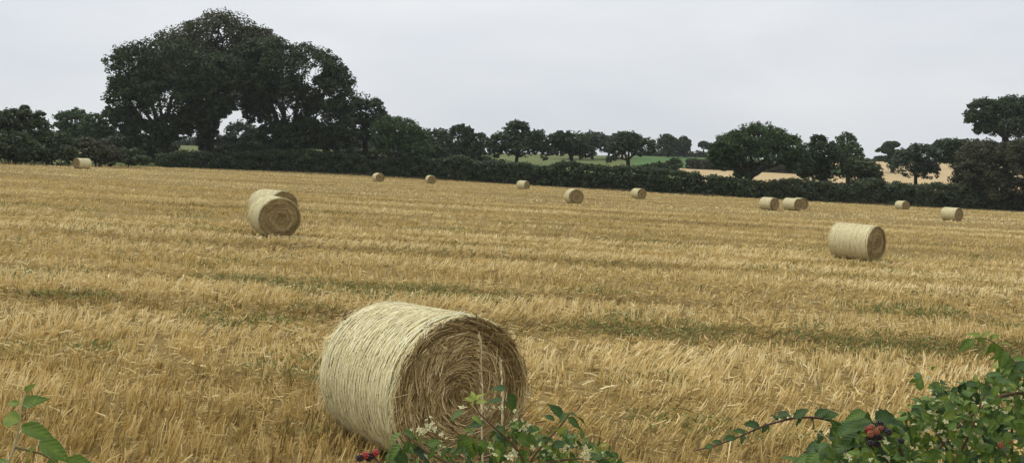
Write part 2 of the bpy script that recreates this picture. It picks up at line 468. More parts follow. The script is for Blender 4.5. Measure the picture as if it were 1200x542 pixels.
def in_bale(x, y, m=0.0):
    k = np.zeros(len(x), bool)
    for (bx, by, ph) in BALES:
        dx, dy = x - bx, y - by
        a = dx * math.sin(ph) - dy * math.cos(ph); c = dx * math.cos(ph) + dy * math.sin(ph)
        k |= (np.abs(a) < LB / 2 - .02 + m) & (np.abs(c) < RB * .62 + m)
    return k

def scatter(d0, d1, dens, r):
    hw = 0.72
    n = int(hw * (d1 ** 2 - d0 ** 2) * dens)
    y = np.sqrt(r.random(n) * (d1 ** 2 - d0 ** 2) + d0 ** 2)
    x = (r.random(n) * 2 - 1) * hw * y
    k = (y < edge_y(x) - .5) & ~in_bale(x, y)
    return x[k], y[k]

def stubble(d0, d1, dens, kids, w, hgt, r, lying=.25, lw=1.0, spread=.016, var=1.0):
    """parents per square metre, each a plant of several cut stalks; lying straw between them"""
    x, y = scatter(d0, d1, dens, r)
    cl = fbm(x * 2.2, y * 2.2, 50)
    bd = band(x, y)
    k = r.random(len(x)) < np.clip(1.25 - .38 * bd - .6 * (cl < .32), .10, 1)
    x, y, bd = x[k], y[k], bd[k]; n = len(x)
    lx = .26 + 1.5 * (fbm(x * .45, y * .6, 71) - .45) + r.normal(0, .20, n)
    lyy = .5 * (fbm(x * .5, y * .5, 81) - .5) + r.normal(0, .20, n)
    ptn = r.normal(0, .18, n); ph = r.uniform(.6, 1.1, n)
    ix = np.repeat(np.arange(n), kids); n = len(ix)
    x = x[ix] + r.normal(0, spread, n); y = y[ix] + r.normal(0, spread, n); bd = bd[ix]
    patch = fbm(x * .35, y * .5, 61)
    h = hgt * ph[ix] * r.uniform(.7, 1.15, n) * (1 - .45 * bd) * (.75 + .5 * patch)
    ly = r.random(n) < np.clip(lying * .5 + .30 * bd - .2 * (patch - .5), 0, .9)
    D = np.stack([lx[ix] + r.normal(0, .09, n), lyy[ix] + r.normal(0, .09, n), np.ones(n)], -1)
    a = r.random(n) * 2 * np.pi
    Dl = np.stack([np.cos(a), np.sin(a), r.uniform(.02, .45, n)], -1)
    D = norm(np.where(ly[:, None], Dl, D))
    L = np.where(ly, r.uniform(.05, .21, n) * lw, h)
    z0 = gh(x, y) + np.where(ly, r.uniform(.01, .10, n) * (1 - .5 * bd), -.01)
    x = np.where(ly, x + r.normal(0, .06, n), x); y = np.where(ly, y + r.normal(0, .06, n), y)
    P0 = np.stack([x, y, z0], -1)
    a = r.random(n) * 2 * np.pi
    S = norm(np.cross(D, np.stack([np.cos(a), np.sin(a), .2 * np.ones(n)], -1)))
    ww = (w * r.uniform(.6, 1.3, n))[:, None] * .5
    bendv = np.stack([r.normal(0, .07, n), r.normal(0, .07, n), r.normal(0, .04, n)], -1) * L[:, None]
    P1 = P0 + D * (L * .55)[:, None] + bendv; P2 = P0 + D * L[:, None]
    V = np.stack([P0 - S * ww, P0 + S * ww, P1 + S * ww, P1 - S * ww, P2 + S * ww * .75, P2 - S * ww * .75], 1).reshape(-1, 3)
    b = np.arange(n) * 6
    q = np.concatenate([np.stack([b, b + 1, b + 2, b + 3], -1), np.stack([b + 3, b + 2, b + 4, b + 5], -1)])
    big = fbm(x * .08, y * .25, 91)
    v = y + .015 * x
    sw = fbm(x * .02, v * .75, 400, 2) - .5 + .5 * (vnoise(x * .012, v * 2.1, 410) - .5)
    ti = .62 + .68 * sw + .35 * (patch - .5) + .5 * (big - .5) - .36 * bd + var * (ptn[ix] + r.normal(0, .13, n)) + .05 * ly
    return V, q, np.repeat(np.clip(ti, 0, 1), 6)

r = np.random.default_rng(11)
sb = Bag()
sb.add(*stubble(3.0, 9, 135, 4, .0105, .21, r, spread=.02))
sb.add(*stubble(9, 16, 72, 4, .0135, .20, r, spread=.026))
sb.add(*stubble(16, 30, 27, 4, .018, .18, r, .15, 1.1, .04, .8))
sb.add(*stubble(30, 62, 8, 4, .029, .17, r, .12, 1.2, .1, .6))
sb.add(*stubble(62, 168, 1.5, 3, .065, .165, r, .05, 1.2, .25, .45))
def litter(d0, d1, dens, w, L0, r):
    x, y = scatter(d0, d1, dens, r); n = len(x)
    a = r.random(n) * 2 * np.pi; e = r.normal(.05, .16, n)
    D = norm(np.stack([np.cos(a), np.sin(a), e], -1)); L = L0 * r.uniform(.4, 1.3, n)
    P = np.stack([x, y, gh(x, y) + r.uniform(.012, .05, n)], -1)
    S = norm(np.cross(D, np.array([0, 0, 1.]) + r.normal(0, .5, (n, 3))))
    return cards(P, D * (L * .5)[:, None], S * w, np.clip(r.normal(.30, .2, n), 0, 1))
sb.add(*litter(3.0, 9, 300, .006, .10, r))
sb.add(*litter(9, 16, 170, .009, .13, r))
sb.add(*litter(16, 30, 45, .014, .18, r))
link('straw_stubble', sb.mesh('straw_stubble', M['straw']), None, 'golden cut straw stubble covering the whole field', 'stubble', None, 'stuff')

# weeds in the wheel tracks
def weeds(d0, d1, dens, s, r, thr):
    x, y = scatter(d0, d1, dens, r)
    m = fbm(x * .55, y * 1.1, 131) + .22 * band(x, y) + .05 * r.normal(0, 1, len(x))
    k = m > thr
    x, y = x[k], y[k]; n = len(x)
    D = norm(np.stack([r.normal(0, .7, n), r.normal(0, .7, n), r.uniform(.3, 1.2, n)], -1))
    P = np.stack([x, y, gh(x, y) + r.uniform(.02, .13, n)], -1)
    S = norm(np.cross(D, r.normal(0, 1, (n, 3))))
    L = s * r.uniform(.6, 1.6, n)
    return cards(P, D * L[:, None], S * (L * .13)[:, None], np.clip(r.normal(.5, .22, n), 0, 1))
wb = Bag()
wb.add(*weeds(3.5, 10, 420, .04, r, .73))
wb.add(*weeds(10, 18, 320, .045, r, .71))
wb.add(*weeds(18, 40, 70, .06, r, .735))
link('stubble_weeds', wb.mesh('stubble_weeds', M['weed']), None, 'low green weeds growing between the stubble rows', 'weeds', None, 'stuff')

# ------------------------------------------------------------------ trees and hedges
def clumps_to_leaves(C, R, per, s, r, flat=.75, tint0=.5, up=.5):
    """leaf cards spread through clumps: centres C, radii R"""
    n = len(C); N = n * per
    idx = np.repeat(np.arange(n), per)
    v = norm(r.normal(0, 1, (N, 3)))
    rr = R[idx] * (.35 + .75 * r.random(N) ** .6)
    off = v * rr[:, None]; off[:, 2] *= flat
    P = C[idx] + off
    nn = norm(v * .8 + np.array([0, 0, up]) + r.normal(0, .55, (N, 3)))
    U = norm(np.cross(nn, r.normal(0, 1, (N, 3)))); Wv = np.cross(nn, U)
    L = s * r.uniform(.55, 1.35, N)
    ct = r.normal(tint0, .17, n)
    t = np.clip(ct[idx] + r.normal(0, .16, N), 0, 1)
    return cards(P, U * (L * .5)[:, None], Wv * (L * .36)[:, None], t)

def lobe_clumps(lobes, r, crat=.2, shell=.5, dens=1.0):
    Cs, Rs = [], []
    for (c, R) in lobes:
        Rm = R.mean(); rc = max(crat * Rm, .45)
        n = int(max(10, dens * 3.2 * (Rm / rc) ** 2))
        v = norm(r.normal(0, 1, (n, 3)))
        v[:, 2] = np.where((v[:, 2] < -.35) & (r.random(n) < .6), -v[:, 2], v[:, 2])
        k = shell + (1 - shell) * r.random(n) ** .5
        k = k * (1 + .05 * r.normal(0, 1, n))
        Cs.append(c + v * R * k[:, None]); Rs.append(rc * r.uniform(.55, 1.4, n))
    return np.concatenate(Cs), np.concatenate(Rs)

def make_tree(name, label, cat, d, base_px, lobes_px, fol, trunk_r, seed, leaf=None, cover=1.0, group=None, base_off=0, depth=.9, lean=0.0, crat=.18, dens=1.7):
    r = np.random.default_rng(seed)
    bx = (base_px - 600) / F * d
    d = d + base_off
    base = np.array([bx, d, float(gh(bx, d))])
    root = thing(name, base, label, cat, group)
    lobes = []
    for q in lobes_px:
        px, py, rx, ry = q[:4]
        c = at(px, py, d); s = d / F
        dy = (q[4] if len(q) > 4 else r.uniform(-.35, .35) * rx) * s
        c[1] += dy
        lobes.append((c - base, np.array([rx * s, max(rx, ry) * s * depth, ry * s])))
    if leaf is None: leaf = max(.24, .0026 * d)
    C, R = lobe_clumps(lobes, r, crat, dens=dens)
    C[:, 2] = np.maximum(C[:, 2], .25)
    area = 4 * np.pi * np.mean(R ** 2)
    per = int(np.clip(cover * .56 * area / (leaf * leaf * .5), 14, 200))
    b = Bag(); b.add(*clumps_to_leaves(C, R, per, leaf, r))
    crown = link('crown', b.mesh(name + '_crown', M['f_' + fol]), root)
    crown['kind'] = 'stuff'
    # trunk and limbs
    b = Bag()
    top = np.mean([c for c, _ in lobes], axis=0)
    low = min(c[2] - Rr[2] for c, Rr in lobes)
    fork = np.array([top[0] * (.35 + lean), top[1] * .3, max(low + .25 * (top[2] - low), top[2] * .35, .6)])
    pts = bez((0, 0, -.6), (lean * trunk_r * 2, 0, fork[2] * .5), fork, 9)
    prof = trunk_r * np.array([1.5, 1.2, 1.05, 1, .97, .93, .9, .86, .8])
    b.add(*tube(pts, prof, 10, .1))
    trunk = link('trunk', b.mesh(name + '_trunk', M['bark'], True), root)
    for (c, Rr) in lobes:
        mid = (fork + c) * .5 + np.array([0, 0, .12 * np.linalg.norm(c - fork)])
        p = bez(fork - [0, 0, trunk_r * .3], mid, c + [0, 0, Rr[2] * .3], 7) + np.concatenate([np.zeros((1, 3)), r.normal(0, .05 * Rr.mean(), (5, 3)), np.zeros((1, 3))])
        lb = Bag()
        lb.add(*tube(p, trunk_r * np.linspace(.55, .12, 7), 7, .4))
        for q in range(5):
            v = norm(r.normal(0, 1, 3) + [0, 0, .3]); st = p[r.integers(3, 7)]
            lb.add(*tube(bez(st, st + v * Rr * .5 + [0, 0, .2], c + v * Rr * .92, 5), trunk_r * np.linspace(.2, .04, 5), 5, .5))
        link('limb', lb.mesh(name + '_limb', M['bark'], True), trunk)
    return root

T = make_tree
T('beech_tree', 'tallest tree of the big group, brownish domed crown behind the two oaks', 'tree', 180, 243,
  [(215, 66, 46, 36), (258, 50, 46, 36), (240, 90, 72, 40), (300, 62, 32, 30), (190, 82, 26, 24), (275, 95, 45, 32), (243, 150, 11, 20, 0), (240, 168, 9, 12, 0)], 'beech', 1.5, 101, .50, .7, crat=.15)
T('oak_tree', 'big dark oak on the left of the tall tree group, spreading over the field edge', 'tree', 160, 190,
  [(165, 86, 34, 34), (205, 84, 42, 38), (150, 112, 26, 30), (190, 112, 48, 26), (238, 108, 36, 34), (146, 138, 18, 14), (228, 138, 26, 15), (200, 150, 26, 17), (160, 152, 22, 13), (262, 92, 26, 30), (260, 126, 18, 13), (189, 168, 8, 12, 0)], 'oak', .95, 102, .42, 1.0, crat=.16)
T('oak_tree', 'big dark oak on the right of the tall tree group, crown reaching low', 'tree', 167, 335,
  [(316, 84, 40, 40), (362, 90, 40, 40), (394, 108, 24, 32), (330, 120, 42, 32), (378, 140, 36, 32), (305, 104, 22, 26), (296, 76, 26, 26), (392, 164, 26, 18), (350, 160, 30, 20), (322, 158, 20, 16), (300, 130, 18, 13), (335, 170, 8, 14, 0)], 'oak', .95, 103, .42, 1.0, crat=.16)
T('oak_tree', 'rounded oak just right of the tall tree group, half its height', 'tree', 176, 428,
  [(428, 134, 24, 22), (442, 150, 18, 18), (414, 152, 20, 22)], 'oak', .6, 104, group=None)
T('hawthorn_tree', 'flat-topped lighter green thorn tree right of the tall tree group', 'tree', 166, 466,
  [(463, 150, 29, 12), (482, 163, 22, 16), (452, 166, 16, 12), (488, 178, 20, 13)], 'green', .35, 105)
T('field_tree', 'low dull green tree squeezed between thorn tree and rounded hedge trees', 'tree', 184, 512,
  [(512, 166, 19, 15), (505, 180, 20, 13)], 'olive', .35, 106)
T('oak_tree', 'double-lobed dark tree left of the oaks standing in the pasture', 'tree', 192, 545,
  [(540, 159, 16, 13), (560, 169, 16, 14), (545, 178, 24, 12)], 'oak', .4, 107)
T('oak_tree', 'tallest of the three pasture oaks, pointed crown on a short trunk', 'tree', 200, 604,
  [(606, 155, 16, 14), (594, 167, 22, 13), (628, 166, 17, 13), (612, 172, 28, 10), (640, 178, 8, 9), (581, 176, 9, 8)], 'oak', .5, 108)
T('oak_tree', 'middle of the three pasture oaks, open crown above a bare trunk', 'tree', 205, 671,
  [(668, 166, 21, 12), (658, 174, 15, 8), (686, 178, 13, 8), (655, 163, 12, 9)], 'oak', .5, 109)
T('oak_tree', 'right one of the three pasture oaks, with a low branch on its left', 'tree', 200, 737,
  [(738, 166, 17, 12), (754, 172, 16, 11), (727, 174, 14, 10), (716, 187, 6, 4)], 'oak', .55, 110)
for i, (px, py, rx, ry, lb) in enumerate([(668, 170, 20, 10, 'far brownish tree behind the middle pasture oak'), (694, 164, 19, 10, 'far pale olive tree between the middle and right pasture oaks'),
                                       (713, 169, 16, 10, 'far brown tree low behind the right pasture oak'), (729, 164, 14, 10, 'far olive tree peeping over the left of the right pasture oak')]):
    T('far_tree', lb, 'tree', 320 + 8 * i, px, [(px, py, rx, ry), (px + 6, py + 4, rx * .7, ry * .8)], 'brown' if i % 2 == 0 else 'olive', .5, 120 + i, group='trees on the far ridge')
T('far_tree', 'left and larger of the twin round trees on the skyline ridge', 'tree', 372, 783, [(781, 169, 11, 12), (788, 172, 10, 10)], 'oak', .5, 130, group='trees on the far ridge')
T('far_tree', 'right and smaller of the twin round trees on the skyline ridge', 'tree', 376, 803, [(802, 169, 8, 9), (799, 174, 10, 7)], 'oak', .5, 131, group='trees on the far ridge')
T('far_tree', 'tiny lone tree on the ridge beside the leaning oak', 'tree', 385, 824, [(824, 170, 6, 4.5), (829, 172, 4, 3)], 'oak', .35, 132, leaf=.6, group='trees on the far ridge')
T('oak_tree', 'wide leaning oak with umbrella crown growing out of the hedge', 'tree', 151, 872,
  [(886, 164, 32, 20), (860, 173, 26, 17), (914, 173, 28, 18), (892, 182, 42, 14), (844, 180, 15, 13), (934, 190, 16, 14), (846, 192, 12, 8), (872, 206, 12, 8)], 'green', .8, 111, lean=.25)
T('hedge_tree', 'dense dark tree touching the right side of the leaning oak', 'tree', 154, 965,
  [(962, 182, 19, 20), (975, 194, 26, 18), (955, 200, 20, 16), (958, 166, 8, 8)], 'oak', .4, 112)
T('hedge_tree', 'low olive bush tree at the right foot of the dense dark tree', 'tree', 152, 1008, [(1010, 202, 20, 14), (1020, 208, 13, 10), (1000, 196, 14, 10)], 'olive', .3, 113)
T('ivy_tree', 'narrow round-topped ivy-clad tree rising behind the dense dark tree', 'tree', 172, 994, [(993, 168, 12, 12), (996, 182, 13, 16), (986, 178, 8, 10)], 'green', .5, 114)
T('pine_tree', 'far layered pine on the skyline right of the gap', 'tree', 300, 1045, [(1045, 170, 10, 4), (1038, 176, 10, 3.5), (1050, 180, 9, 4), (1035, 186, 9, 3), (1048, 188, 10, 4)], 'oak', .4, 115)
T('hedge_tree', 'rounded grey-green tree above the hedge right of the far pine', 'tree', 160, 1073,
  [(1078, 182, 20, 13), (1068, 194, 24, 13), (1088, 199, 16, 10), (1062, 184, 12, 10)], 'grey', .35, 116)
T('oak_tree', 'dark flat oak below and left of the tall skyline oak', 'tree', 172, 1122,
  [(1116, 173, 22, 11), (1136, 177, 20, 14), (1106, 182, 14, 9), (1124, 186, 20, 9)], 'oak', .45, 117)
T('oak_tree', 'tall dark oak on the skyline at the right edge', 'tree', 176, 1180,
  [(1164, 130, 26, 16), (1194, 130, 26, 18), (1148, 139, 16, 11), (1180, 149, 30, 12), (1212, 142, 26, 24), (1150, 152, 10, 8)], 'oak', .8, 118, crat=.17)
T('thorn_tree', 'broad brownish thorn tree in front of the tall skyline oak', 'tree', 149, 1170,
  [(1165, 186, 36, 22), (1186, 196, 36, 26), (1148, 204, 28, 20), (1204, 182, 30, 22), (1170, 222, 44, 16), (1225, 200, 30, 30)], 'brown', .45, 119)
T('thorn_tree', 'twiggy thorn tree at the far left edge above the scrub', 'tree', 113, 18,
  [(18, 144, 26, 16), (40, 150, 18, 12), (2, 150, 20, 18), (48, 134, 5, 3), (28, 130, 8, 5), (-25, 150, 25, 20)], 'olive', .3, 140)
T('round_tree', 'smooth round green tree behind the scrub, left of the tall group', 'tree', 190, 86, [(85, 144, 21, 17), (92, 156, 25, 12)], 'green', .4, 141)
T('round_tree', 'lighter green tree half behind the left big oak', 'tree', 182, 118, [(114, 150, 17, 17), (124, 160, 16, 14), (126, 134, 7, 8)], 'green', .35, 142)
T('scrub_bush', 'dark rounded scrub bush at the left edge under the thorn tree', 'bush', 109, 10, [(10, 172, 34, 18), (-30, 172, 30, 20), (30, 180, 24, 12)], 'olive', .12, 143, group='scrub along the left field edge')
T('scrub_bush', 'scrub bush behind and left of the far left bale', 'bush', 113, 60, [(58, 172, 28, 18), (70, 182, 22, 11)], 'olive', .12, 144, group='scrub along the left field edge')
T('scrub_bush', 'scrub bush just right of the far left bale', 'bush', 119, 112, [(104, 177, 26, 15), (122, 182, 22, 11)], 'brown', .12, 145, group='scrub along the left field edge')
T('scrub_bush', 'lowest scrub bush tapering off towards the gap left of big trees', 'bush', 127, 150, [(146, 183, 20, 9), (162, 188, 16, 5)], 'olive', .1, 146, group='scrub along the left field edge')
T('scrub_bush', 'dark bush in shade behind the left big oak', 'bush', 172, 150, [(150, 166, 24, 11), (170, 172, 20, 10)], 'oak', .15, 147)
T('grey_bush', 'grey-green willow bush seen between the two big oaks', 'bush', 205, 285, [(282, 158, 20, 15), (298, 164, 16, 11), (265, 166, 14, 9)], 'grey', .2, 148)
T('scrub_bush', 'bush at the end of the side hedge right of the pasture oaks', 'bush', 178, 782, [(774, 196, 18, 5), (789, 195, 11, 9), (760, 198, 14, 5)], 'oak', .12, 149)

def hedge(name, label, pts_px, seed, fol, leaf, width=2.6, group=None, clr=.75, cover=1.0, core=True, mound=.25):
    """pts_px: (px, distance, height in metres) along the hedge foot"""
    r = np.random.default_rng(seed)
    A = np.array([[(p - 600) / F * d, d, h] for p, d, h in pts_px])
    seglen = np.r_[0, np.cumsum(np.hypot(*np.diff(A[:, :2], axis=0).T))]
    Ltot = seglen[-1]
    f = lambda s, k: np.interp(s, seglen, A[:, k])
    mid = A[len(A) // 2]
    base = np.array([mid[0], mid[1], float(gh(mid[0], mid[1]))])
    root = thing(name, base, label, 'hedge', group)
    n = int(Ltot * 2.6 * np.mean(A[:, 2]) * cover / clr ** 2)
    s = r.random(n) * Ltot
    hh = f(s, 2) * (1 - mound + 2 * mound * fbm(s * .22, s * 0 + seed, seed, 3))
    u = r.random(n)
    a = r.random(n)
    # along the camera-side face, the top and the back
    off = np.where(a < .45, -width / 2, np.where(a < .75, (r.random(n) - .5) * width, width / 2)) + r.normal(0, .25, n)
    z = np.where((a >= .45) & (a < .75), hh - clr * .5, hh * u * .95)
    off *= np.where(z > hh * .7, .75, 1)
    C = np.stack([f(s, 0), f(s, 1) + off + width / 2, np.zeros(n)], -1)
    C[:, 2] = gh(C[:, 0], C[:, 1]) + np.maximum(z, .1)
    b = Bag(); R = clr * r.uniform(.5, 1.25, n)
    per = int(np.clip(.65 * 4 * np.pi * np.mean(R ** 2) / (leaf * leaf * .5), 14, 200))
    V, q, t = clumps_to_leaves(C - base, R, per, leaf, r, .85)
    b.add(V, q, t)
    o = link('foliage', b.mesh(name + '_foliage', M['f_' + fol]), root); o['kind'] = 'stuff'
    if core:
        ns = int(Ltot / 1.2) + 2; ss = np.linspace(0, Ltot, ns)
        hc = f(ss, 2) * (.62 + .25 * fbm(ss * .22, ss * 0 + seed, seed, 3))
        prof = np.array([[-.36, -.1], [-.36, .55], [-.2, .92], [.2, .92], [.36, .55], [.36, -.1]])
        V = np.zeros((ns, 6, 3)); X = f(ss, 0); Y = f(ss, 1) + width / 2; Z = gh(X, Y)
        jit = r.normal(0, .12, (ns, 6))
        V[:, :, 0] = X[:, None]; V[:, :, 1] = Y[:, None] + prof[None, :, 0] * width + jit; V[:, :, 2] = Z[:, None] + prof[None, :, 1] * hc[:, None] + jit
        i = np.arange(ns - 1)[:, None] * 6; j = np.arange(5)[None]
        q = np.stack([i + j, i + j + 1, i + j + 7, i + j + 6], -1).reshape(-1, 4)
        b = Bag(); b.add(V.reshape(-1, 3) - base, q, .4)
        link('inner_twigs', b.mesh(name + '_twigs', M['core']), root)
    return root
ed = lambda p: float(np.interp(p, E_PX, E_D))
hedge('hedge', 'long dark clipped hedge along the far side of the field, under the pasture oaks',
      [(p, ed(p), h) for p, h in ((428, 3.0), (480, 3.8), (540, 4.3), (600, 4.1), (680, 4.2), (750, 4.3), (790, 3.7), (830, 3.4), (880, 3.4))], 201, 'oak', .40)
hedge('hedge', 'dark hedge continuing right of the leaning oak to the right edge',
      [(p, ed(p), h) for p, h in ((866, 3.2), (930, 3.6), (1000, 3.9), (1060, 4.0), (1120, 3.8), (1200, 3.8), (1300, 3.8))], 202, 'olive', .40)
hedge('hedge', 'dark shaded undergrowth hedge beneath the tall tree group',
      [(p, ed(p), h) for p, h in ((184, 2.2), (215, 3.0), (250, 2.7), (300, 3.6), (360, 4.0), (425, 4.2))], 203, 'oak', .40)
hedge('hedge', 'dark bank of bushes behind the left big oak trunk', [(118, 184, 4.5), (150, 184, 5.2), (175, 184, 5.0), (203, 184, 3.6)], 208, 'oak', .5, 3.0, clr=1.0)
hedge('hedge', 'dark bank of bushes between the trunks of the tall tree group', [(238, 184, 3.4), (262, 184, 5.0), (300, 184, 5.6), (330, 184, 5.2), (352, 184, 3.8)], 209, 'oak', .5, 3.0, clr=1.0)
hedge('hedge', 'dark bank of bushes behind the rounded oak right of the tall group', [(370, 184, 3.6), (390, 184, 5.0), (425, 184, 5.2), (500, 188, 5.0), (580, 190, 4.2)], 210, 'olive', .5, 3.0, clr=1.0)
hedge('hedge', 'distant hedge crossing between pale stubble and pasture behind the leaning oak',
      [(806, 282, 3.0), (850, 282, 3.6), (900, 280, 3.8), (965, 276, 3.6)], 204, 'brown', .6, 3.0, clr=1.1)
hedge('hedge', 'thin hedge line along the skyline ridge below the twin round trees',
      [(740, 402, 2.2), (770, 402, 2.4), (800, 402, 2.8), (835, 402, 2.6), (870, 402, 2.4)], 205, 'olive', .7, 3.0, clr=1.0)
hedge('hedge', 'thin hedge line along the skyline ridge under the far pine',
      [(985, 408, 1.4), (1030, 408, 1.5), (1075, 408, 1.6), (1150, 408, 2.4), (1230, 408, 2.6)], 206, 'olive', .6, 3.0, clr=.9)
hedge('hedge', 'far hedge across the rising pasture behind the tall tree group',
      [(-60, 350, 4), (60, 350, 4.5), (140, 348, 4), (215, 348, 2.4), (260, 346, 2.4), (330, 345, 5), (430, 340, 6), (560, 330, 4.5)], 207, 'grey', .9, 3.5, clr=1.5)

# rough grass along the field edge
n = 26000
x = r.uniform(-125, 110, n); e = edge_y(x)
y = e + r.normal(-.2, .55, n) - np.where(x < -60, .6, 0)
hgt = r.uniform(.15, .5, n) * (.4 + 1.0 * fbm(x * .15, x * 0, 300)) * np.where(x < -60, 1.3, .85)
D = norm(np.stack([r.normal(0, .3, n), r.normal(0, .3, n), np.ones(n)], -1))
S = norm(np.cross(D, r.normal(0, 1, (n, 3))))
P = np.stack([x, y, gh(x, y)], -1)
b = Bag(); b.add(*cards(P + D * (hgt * .5)[:, None], D * (hgt * .5)[:, None], S * .07, np.clip(r.normal(.5, .25, n), 0, 1)))
link('edge_grass', b.mesh('edge_grass', M['edge']), None, 'rough dry grass along the foot of the hedge', 'grass', None, 'stuff')

# ------------------------------------------------------------------ hedge plants in front of the camera
M['leaf'] = mat_ramp('hedge_leaf', [(0, (.020, .046, .016)), (.4, (.060, .115, .024)), (.7, (.135, .215, .036)), (1, (.32, .36, .06))], .5, .28, .3, (60, .25), (.35, .003))
M['stem'] = mat_ramp('plant_stem', [(0, (.07, .035, .03)), (.35, (.13, .075, .045)), (.65, (.16, .15, .06)), (1, (.74, .62, .38))], .7, .2)
M['petal'] = mat_ramp('cream_petal', [(0, (.36, .38, .12)), (.5, (.60, .56, .30)), (1, (.74, .71, .48))], .6, .2, .25)
M['berry'] = mat_ramp('bramble_berry', [(0, (.012, .008, .014)), (.35, (.022, .008, .014)), (.6, (.36, .025, .022)), (.8, (.30, .085, .035)), (1, (.28, .13, .06))], .3, .5)

M['leaf_in'] = M['leaf'].copy()
def add_veins(m):
    n, l = m.node_tree.nodes, m.node_tree.links
    g = n.new('ShaderNodeTexCoord'); sp = n.new('ShaderNodeSeparateXYZ'); l.new(g.outputs['Object'], sp.inputs[0])
    ab = n.new('ShaderNodeMath'); ab.operation = 'ABSOLUTE'; l.new(sp.outputs['X'], ab.inputs[0])
    k = n.new('ShaderNodeMath'); k.operation = 'MULTIPLY_ADD'; k.inputs[1].default_value = -1.1
    l.new(ab.outputs[0], k.inputs[0]); l.new(sp.outputs['Y'], k.inputs[2])
    f = n.new('ShaderNodeMath'); f.operation = 'MULTIPLY'; f.inputs[1].default_value = 40; l.new(k.outputs[0], f.inputs[0])
    sn = n.new('ShaderNodeMath'); sn.operation = 'SINE'; l.new(f.outputs[0], sn.inputs[0])
    bp = n.new('ShaderNodeBump'); bp.inputs['Strength'].default_value = .22; bp.inputs['Distance'].default_value = .015
    l.new(sn.outputs[0], bp.inputs['Height'])
    for q in n:
        if q.type == 'BSDF_PRINCIPLED': l.new(bp.outputs[0], q.inputs['Normal'])
        if q.type == 'TEX_NOISE': q.inputs['Scale'].default_value = 3.5
add_veins(M['leaf'])

def leaf_mesh(shape, tint, seed):
    r = np.random.default_rng(seed)
    nseg = 9 if shape == 'bramble' else 7
    t = np.linspace(0, 1, nseg)
    if shape == 'ovate': w = .265 * np.sin(np.pi * t ** .72) ** .9 * (1 - .25 * t)
    elif shape == 'narrow': w = .20 * np.sin(np.pi * t ** .8)
    else: w = .29 * np.sin(np.pi * t ** .75) ** .8 * np.where(np.arange(nseg) % 2 == 0, .86, 1.1)
    w[0] = .012; w[-1] = .004
    fold, arch, wave = r.uniform(.15, .5), r.uniform(.10, .42), r.uniform(.01, .04)
    rows = []
    for i, tt in enumerate(t):
        zc_ = -arch * tt * tt
        yy = tt * (1 - .2 * arch * tt)
        for sx in (-1, -.55, 0, .55, 1):
            rows.append([sx * w[i], yy, zc_ + fold * abs(sx) * w[i] - .35 * fold * abs(sx) ** 2 * w[i] + wave * math.sin(tt * 9 + sx * 2 + seed) * abs(sx)])
    V = np.array(rows); i = np.arange(nseg - 1)[:, None] * 5; j = np.arange(4)[None]
    q = np.stack([i + j, i + j + 1, i + j + 6, i + j + 5], -1).reshape(-1, 4)
    tn = np.clip(tint + .12 * (np.tile([0, 0, 1, 0, 0], nseg)) + r.normal(0, .02, len(V)), 0, 1)
    return V, q, tn
LEAF = {}
def get_leaf(shape, tint, var):
    tint = round(float(np.clip(tint, .05, .98)) * 8) / 8
    k = (shape, tint, var)
    if k not in LEAF:
        V, q, tn = leaf_mesh(shape, tint, 40 + var * 7 + len(shape))
        LEAF[k] = (mesh_np('leaf_' + shape, V, q, tn, M['leaf'], True), V, q, tn)
    return LEAF[k]

def leaf_matrix(p, dirv, nrm, size, wid=1.0):
    y = np.asarray(dirv, float); y = y / np.linalg.norm(y)
    x = np.cross(y, nrm); x = x / max(np.linalg.norm(x), 1e-6); z = np.cross(x, y)
    m = np.eye(4); m[:3, 0] = x * size * wid; m[:3, 1] = y * size; m[:3, 2] = z * size; m[:3, 3] = p
    return m

def put_leaf(root, p, dirv, nrm, size, shape, tint, var, wid=1.0):
    me = get_leaf(shape, tint, var)[0]
    o = link('leaf', me, root)
    m = leaf_matrix(p - np.array(root.location), dirv, nrm, size, wid)
    o.matrix_local = Matrix(m.tolist())
    return o

def px_leaf(root, p0, p1, d, r, shape='ovate', tint=.5, dd=0.0, wid=1.0, up=None):
    a, b = at(*p0, d), at(*p1, d + dd)
    nrm = np.array([0, -.55, .83]) + r.normal(0, .22, 3) if up is None else np.asarray(up, float)
    return put_leaf(root, a, b - a, nrm, np.linalg.norm(b - a) * 1.08, shape, tint, int(r.integers(0, 4)), wid)

def stem_part(root, pts, r0, r1, tint, name='stem', sides=6, sub=6):
    pts = np.asarray(pts, float)
    tt = np.linspace(0, len(pts) - 1, (len(pts) - 1) * sub + 1)
    # smooth the way through the points
    P = np.stack([np.interp(tt, np.arange(len(pts)), pts[:, k]) for k in range(3)], -1)
    for _ in range(3): P[1:-1] = .25 * P[:-2] + .5 * P[1:-1] + .25 * P[2:]
    V, q, _ = tube(P - np.array(root.location), np.linspace(r0, r1, len(P)), sides)
    return link(name, mesh_np('plant_stem', V, q, np.full(len(V), tint), M['stem'], True), root)

